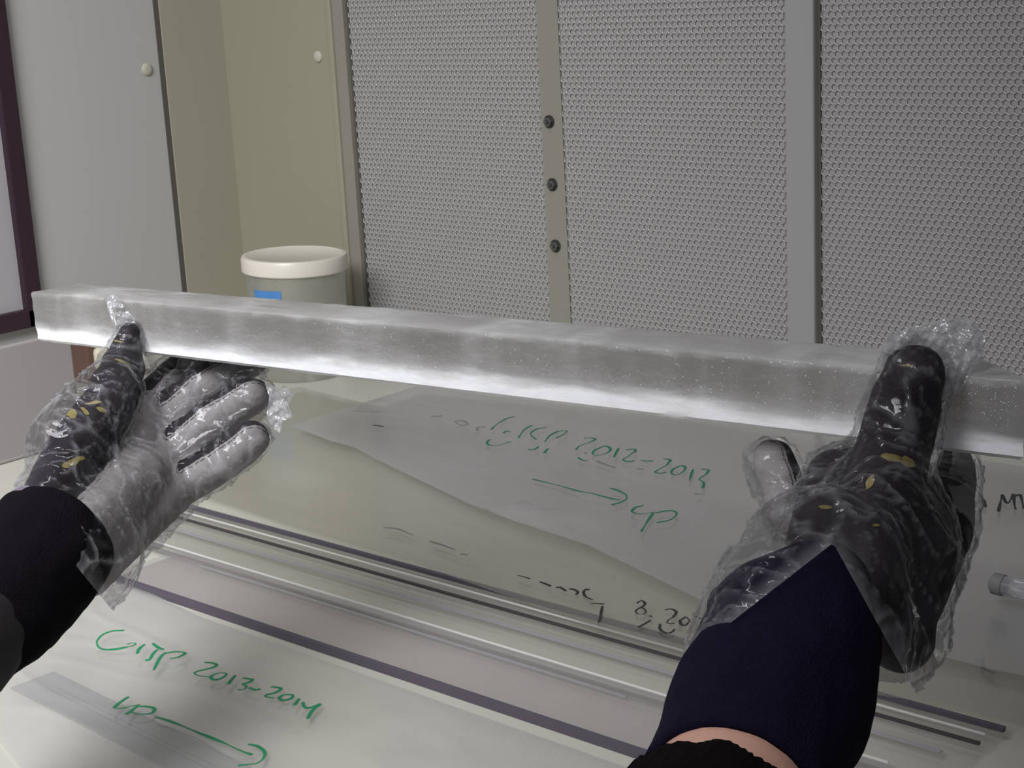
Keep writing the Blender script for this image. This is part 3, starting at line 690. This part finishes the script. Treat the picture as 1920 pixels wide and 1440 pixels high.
def glove(side, chains, thumb, palm_ids, N_, wrist_label, h=0.0019, k=0.006, finger_N=None):
    allc = chains+[thumb]
    lo, hi = bbox(allc, 0.006)
    sd = lambda Q: np.maximum(union_sd(Q, allc, k), -(ice_sdf(Q)-0.0004))
    V, Q = surface_nets(sd, lo, hi, h); T = quads_to_tris(Q)
    # soft wrinkles in the cloth
    N = vnormals(V, T)
    for i, p in enumerate(V): V[i] = p+N[i]*(0.0007*noise.noise(Vector(p)*110)+0.0009*noise.noise(Vector(p)*45+Vector((3, 1, 0))))
    # palm side field
    best = np.full(len(V), 1e9); g = np.zeros(len(V)); dp = np.full(len(V), 1e9)
    for ci, ch in enumerate(chains):
        n0 = N_ if not finger_N or ci not in finger_N else finger_N[ci]
        for si, ((a, ra), (b, rb)) in enumerate(zip(ch[:-1], ch[1:])):
            ab = b-a; t = np.clip(((V-a)@ab)/(ab@ab), 0, 1); c = a+t[:, None]*ab; r = ra+(rb-ra)*t; dd = np.linalg.norm(V-c, axis=1)
            q = (V-c); q = q-np.outer(q@nrm(ab), nrm(ab))*(t > 0)[:, None]*(t < 1)[:, None]
            gg = (q@n0)-(0.30 if si else -0.55)*r; s = dd-r; m_ = s < best; best[m_] = s[m_]; g[m_] = gg[m_] if (ci in palm_ids and (si > 0 or side == 'left' or ci == 4)) else -0.004
    dth = chain_sd(V, thumb); g = np.minimum(g, (dth-best)*0.5-0.001)
    for _ in range(4):   # relax the seam line
        acc = np.zeros(len(V)); cn = np.zeros(len(V))
        for a, b in ((0, 1), (1, 2), (2, 0)):
            np.add.at(acc, T[:, a], g[T[:, b]]); np.add.at(acc, T[:, b], g[T[:, a]]); np.add.at(cn, T[:, a], 1); np.add.at(cn, T[:, b], 1)
        g = 0.5*g+0.5*acc/np.maximum(cn, 1)
    V2, Tp, Tn, seg = cut(V, T, g)
    base = make('glove', V2, Tn, M['glove'], person); base['label'] = wrist_label
    pl = make('palm_panel', V2, Tp, M['palm'], base, 0.0003); 
    if pl: pl['label'] = 'grey leather palm panel'
    stitches(V, T, g, 0.0016, base)
    return base, V, T

def decal(V, T, base, ellipses, material, name='yellow_print'):
    """printed patch: glove faces inside small outlines, lifted off the cloth"""
    px, py, dz = proj(V); N = vnormals(V, T); facing = ((CAM-V)*N).sum(1) > 0
    for (cx_, cy_, a, b, ang) in ellipses:
        c, s = math.cos(math.radians(ang)), math.sin(math.radians(ang)); u = ((px-cx_)*c+(py-cy_)*s)/a; v = (-(px-cx_)*s+(py-cy_)*c)/b
        g = 1-np.sqrt(u*u+v*v)+0.5*np.array([(noise.noise(Vector(q)*160)+0.5*noise.noise(Vector(q)*420)) for q in V]); nr_ = facing & (g > 0); g = np.where(facing & (dz < (dz[nr_].min() if nr_.any() else 9)+0.03), g, -1.0)
        V2, Tp, Tn, seg = cut(V, T, g)
        if len(Tp):
            par = {}
            def fd(i):
                while par.setdefault(i, i) != i: i = par[i]
                return i
            for t in Tp: a_, b_, c_ = (fd(i) for i in t); par[b_] = a_; par[fd(c_)] = a_
            cnt = {}
            for t in Tp: cnt.setdefault(fd(t[0]), []).append(t)
            make(name, V2, max(cnt.values(), key=len), material, base, 0.0004)

# ---------------- left hand
toC = nrm(CAM-P(300, 850, 1.1)); imR, imD = R[:, 0], R[:, 1]
NL = nrm(toC+0.45*imR*0.5+0.50*imD*0.9)
lh = [
    [J(95, 975, 1.03, 48), J(268, 765, 1.135, 38), J(335, 700, 1.185, 35), J(425, 640, 1.165, 31)],
    [J(120, 1010, 1.03, 52), J(290, 805, 1.13, 38), J(378, 728, 1.15, 38), J(470, 672, 1.14, 33)],
    [J(150, 1045, 1.025, 50), J(312, 860, 1.12, 39), J(400, 785, 1.12, 38), J(470, 742, 1.118, 36)],
    [J(165, 1075, 1.02, 44), J(335, 915, 1.11, 38), J(415, 865, 1.10, 37), J(472, 822, 1.10, 34)],
    [J(150, 1000, 1.01, 60), J(250, 900, 1.085, 62)],
]
lt = [J(85, 950, 1.01, 52), J(140, 850, 1.055, 56), J(200, 760, 1.09, 47), J(229, 690, ice_depth(229, 690)-0.022, 41), J(243, 625, ice_depth(243, 625)-0.010, 20)]
gl, VL, TL = glove('left', lh, lt, (0, 1, 2, 3, 4), NL, 'glove on the far hand, black thumb and back')
decal(VL, TL, gl, [(225, 677, 16, 2.5, 22), (133, 775, 12, 8, 20), (160, 772, 12, 4, 50), (176, 756, 16, 2.5, -10), (188, 768, 10, 4, 20), (135, 868, 20, 6, -25), (222, 640, 14, 2, 15)], M['yellow'])
ring_tube('knit_cuff', [P(112, 1000, 1.01), P(60, 1065, 0.985), P(-10, 1145, 0.95), P(-75, 1205, 0.92)], [0.0385, 0.0410, 0.0375, 0.033], M['blackknit'], gl, noise_amp=0.003, nfreq=28, wall=0.004)
ring_tube('hem_binding', [P(124, 990, 1.014), P(112, 1003, 1.011)], [0.0375, 0.0395], M['hem'], gl, wall=0.002, noise_amp=0.001)
ring_tube('jacket_sleeve', [P(-18, 1150, 0.945), P(-140, 1260, 0.89), P(-330, 1480, 0.80), P(-800, 2000, 0.68)], [0.032, 0.040, 0.048, 0.055], M['jacket'], person, noise_amp=0.004, nfreq=22, wall=0.004)
ring_tube('forearm', [P(150, 985, 1.03), P(40, 1100, 0.97), P(-330, 1480, 0.80)], [0.018, 0.023, 0.030], M['skin'], person, noise_amp=0.0006, wall=0.015)

# ---------------- right hand
toR = nrm(CAM-P(1650, 950, 0.8))
NR = nrm(-0.6*toR-imR*0.9-0.2*imD)
rh = [
    [J(1520, 1095, 0.755, 62), J(1548, 975, 0.785, 64), J(1565, 895, 0.815, 52)],
    [J(1600, 1120, 0.775, 60), J(1640, 935, 0.83, 58), J(1600, 880, 0.885, 42)],
    [J(1665, 1120, 0.785, 62), J(1725, 955, 0.835, 58), J(1700, 885, 0.885, 42)],
    [J(1705, 1130, 0.785, 60), J(1765, 1000, 0.83, 56), J(1788, 905, 0.865, 40), J(1790, 870, 0.88, 34)],
    [J(1570, 1000, 0.86, 40), J(1482, 960, 0.885, 42), J(1452, 862, 0.905, 39)],
    [J(1640, 1090, 0.765, 75), J(1690, 1000, 0.785, 92)],
    [J(1700, 1130, 0.77, 60), J(1690, 1200, 0.76, 62)],
]
rt = [J(1625, 1080, 0.75, 62), J(1650, 960, 0.768, 74), J(1672, 850, ice_depth(1672, 850)-0.030, 70), J(1695, 765, ice_depth(1695, 765)-0.0215, 68), J(1714, 705, ice_depth(1714, 705)-0.0190, 58)]
gr, VR, TR = glove('right', rh, rt, (3, 4), NR, 'glove on the near hand, mostly black back and thumb', h=0.0017, k=0.007, finger_N={4: nrm(toR-0.8*imR), 3: nrm(toR+0.9*imR)})
decal(VR, TR, gr, [(1672, 858, 22, 6, 12), (1700, 866, 14, 9, 40), (1632, 905, 6, 17, 25), (1705, 652, 12, 1.6, 8), (1695, 684, 26, 2, 5), (1666, 705, 8, 2.5, 25), (1548, 952, 14, 4, 5), (1640, 985, 14, 3, 10)], M['yellow'])
decal(VR, TR, gr, [(1786, 900, 20, 10, 12)], M['stitch'], 'opening_shade')  # flat dark patch painted for the shade inside an opening, no real hole
def vedge(a):
    # the knit reaches furthest over the back of the wrist, on top
    s = math.sin(a); return 0.012*max(0.0, s)**2.2
ring_tube('knit_cuff', [P(1520, 1110, 0.722), P(1492, 1180, 0.710), P(1450, 1300, 0.690), P(1402, 1420, 0.660), P(1372, 1500, 0.638)], [0.028, 0.0385, 0.0415, 0.0385, 0.0385], M['navy'], gr, noise_amp=0.0022, nfreq=30, wall=0.004, edge=vedge, seg=96)
ring_tube('cuff_seam', [P(1487, 1192, 0.7088), P(1484, 1198, 0.7080)], [0.0399, 0.0400], M['navy'], gr, wall=0.002, noise_amp=0.0022, nfreq=30, nr=3)
ring_tube('forearm', [P(1530, 1170, 0.745), P(1475, 1270, 0.71), P(1350, 1540, 0.625), P(1200, 1900, 0.56)], [0.020, 0.026, 0.033, 0.042], M['skin'], person, noise_amp=0.0006, wall=0.015)
ring_tube('jacket_sleeve', [P(1345, 1548, 0.618), P(1290, 1680, 0.58), P(1180, 1900, 0.54), P(1000, 2700, 0.44)], [0.038, 0.044, 0.050, 0.054], M['fleece'], person, noise_amp=0.002, nfreq=70, wall=0.006, fuzz=0.0006, seg=160)

# ---------------- film over the gloves
def film_glove(chains, infl, k, h, seed, keep, label, axis, low=0.0022, crease=0.0022, fk_=1.0):
    lo, hi = bbox(chains, infl+0.012)
    sd = lambda Q: np.maximum(union_sd(Q, chains, k, infl), -(ice_sdf(Q)-0.0008))
    V, Q = surface_nets(sd, lo, hi, h); T = quads_to_tris(Q)
    V, fold = displace_film(V, T, seed, low, crease, axis)
    fold = fold*fk_
    g = keep(V); V2, Tp, Tn, seg = cut(V, T, g)
    o = make('film_glove', V2, Tp, M['film'], person); o['label'] = label
    fa = np.concatenate([fold, np.zeros(len(V2)-len(fold))]); used = sorted(set(i for t in Tp for i in t))
    fa = fa+np.concatenate([np.clip(1-g/30.0, 0, 1), np.ones(len(V2)-len(g))])*0.7; at = o.data.attributes.new('fold', 'FLOAT', 'POINT'); at.data.foreach_set('value', fa[used].astype(np.float32))
    # hem bead of the film
    return o
def side_of(px, py, a, b):
    """signed distance in the photo plane from the line a-b, positive on its upper/right side"""
    ax, ay = a; bx, by = b; L_ = math.hypot(bx-ax, by-ay); return ((px-ax)*(by-ay)-(py-ay)*(bx-ax))/L_
_fw = R[:, 2]
def frame_(dx, dy): a = nrm(imR*dx+imD*dy); return (a, nrm(np.cross(a, _fw)), _fw)
_fa, _fb, _fc, _fd = frame_(0.42, 0.9), frame_(0.9, 0.25), frame_(0.95, 0.3), frame_(0.5, 0.85)
def axL(p):
    x, y, d = proj(p); return _fb if x < 262 and y < 960 else _fa
def keepL(V):
    px, py, d = proj(V); return side_of(px, py, (-20, 860), (215, 1150))
lfilm = lh+[lt]+[[J(150, 1040, 1.01, 105), J(60, 1090, 0.985, 118)], [J(110, 830, 1.05, 50), J(150, 790, 1.07, 50), J(205, 735, 1.09, 45)]]
fl = film_glove(lfilm, 0.0028, 0.013, 0.0021, 11.3, keepL, 'crinkled clear film glove on the far hand', axL)
def axR(p):
    x, y, d = proj(p); return _fc if y < 900 else _fd
def keepR(V):
    px, py, d = proj(V); l1 = -side_of(px, py, (1562, 1018), (1300, 1222)); l2 = side_of(px, py, (1562, 1018), (1712, 1290))
    front = d < 0.735+0.0*px
    v = np.maximum(l1, l2)
    lim = 1330-py+0.25*(px-1500)
    return np.minimum(np.where(d < 0.76, v, 40.0), lim)
rfilm = rh[:4]+rh[5:]+[rt]+[[J(1570, 1000, 0.86, 44), J(1482, 960, 0.885, 46), J(1448, 870, 0.905, 44)],
    [J(1545, 1070, 0.735, 150), J(1510, 1170, 0.715, 182), J(1480, 1270, 0.70, 190)], [J(1650, 1080, 0.76, 140), J(1660, 1160, 0.75, 110), J(1640, 1260, 0.72, 70)]]
fr_ = film_glove(rfilm, 0.0028, 0.013, 0.0021, 4.9, keepR, 'crinkled clear film glove on the near hand, gaping open over the wrist', axR, fk_=0.6)

def flap(poly, d0, d1, parent, seed, amp=0.004, n=26):
    """spare corner of film beyond a fingertip: two crumpled layers"""
    poly = np.array(poly, float); cx_, cy_ = poly.mean(0); v, f = [], []
    m_ = len(poly)
    for layer in (0, 1):
        k0 = len(v); 
        for ring in range(n+1):
            t = ring/n
            for i in range(m_*6):
                a = poly[i//6]; b = poly[(i//6+1) % m_]; e = a+(b-a)*((i % 6)/6); x = cx_+(e[0]-cx_)*t; y = cy_+(e[1]-cy_)*t
                q = Vector((x*0.035, y*0.035, seed+layer*7)); r = 1-abs(noise.noise(q*1.3))
                dd = d0+(d1-d0)*(x-poly[:, 0].min())/(np.ptp(poly[:, 0])+1e-6)+amp*noise.noise(q)+amp*0.6*max(0, r-0.8)/0.2+(layer*2-1)*0.0007*(1-t*t)+0.0032*noise.noise(q*2.6)
                v.append(tuple(P(x, y, dd)))
        mm = m_*6
        for ring in range(n):
            for i in range(mm): f.append((k0+ring*mm+i, k0+ring*mm+(i+1) % mm, k0+(ring+1)*mm+(i+1) % mm, k0+(ring+1)*mm+i))
    o = mesh_obj('loose_film_flap', v, f, M['flap'], None, True); o.parent = parent; o['label'] = 'spare crumpled corner of film'; return o
dR = ice_depth(1750, 680)
flap([(1642, 660), (1668, 628), (1702, 616), (1755, 602), (1812, 592), (1848, 630), (1843, 668), (1832, 692), (1800, 735), (1772, 752), (1740, 690)], dR-0.015, dR-0.006, fr_, 1.0)
dL = ice_depth(235, 590)
flap([(196, 560), (214, 552), (236, 575), (256, 602), (240, 622), (214, 616)], dL-0.006, dL-0.006, fl, 5.0, 0.002)
flap([(496, 716), (524, 730), (532, 722), (552, 740), (540, 758), (549, 782), (530, 789), (524, 812), (508, 800), (500, 775), (505, 745)], 1.105, 1.10, fl, 9.0, 0.003)
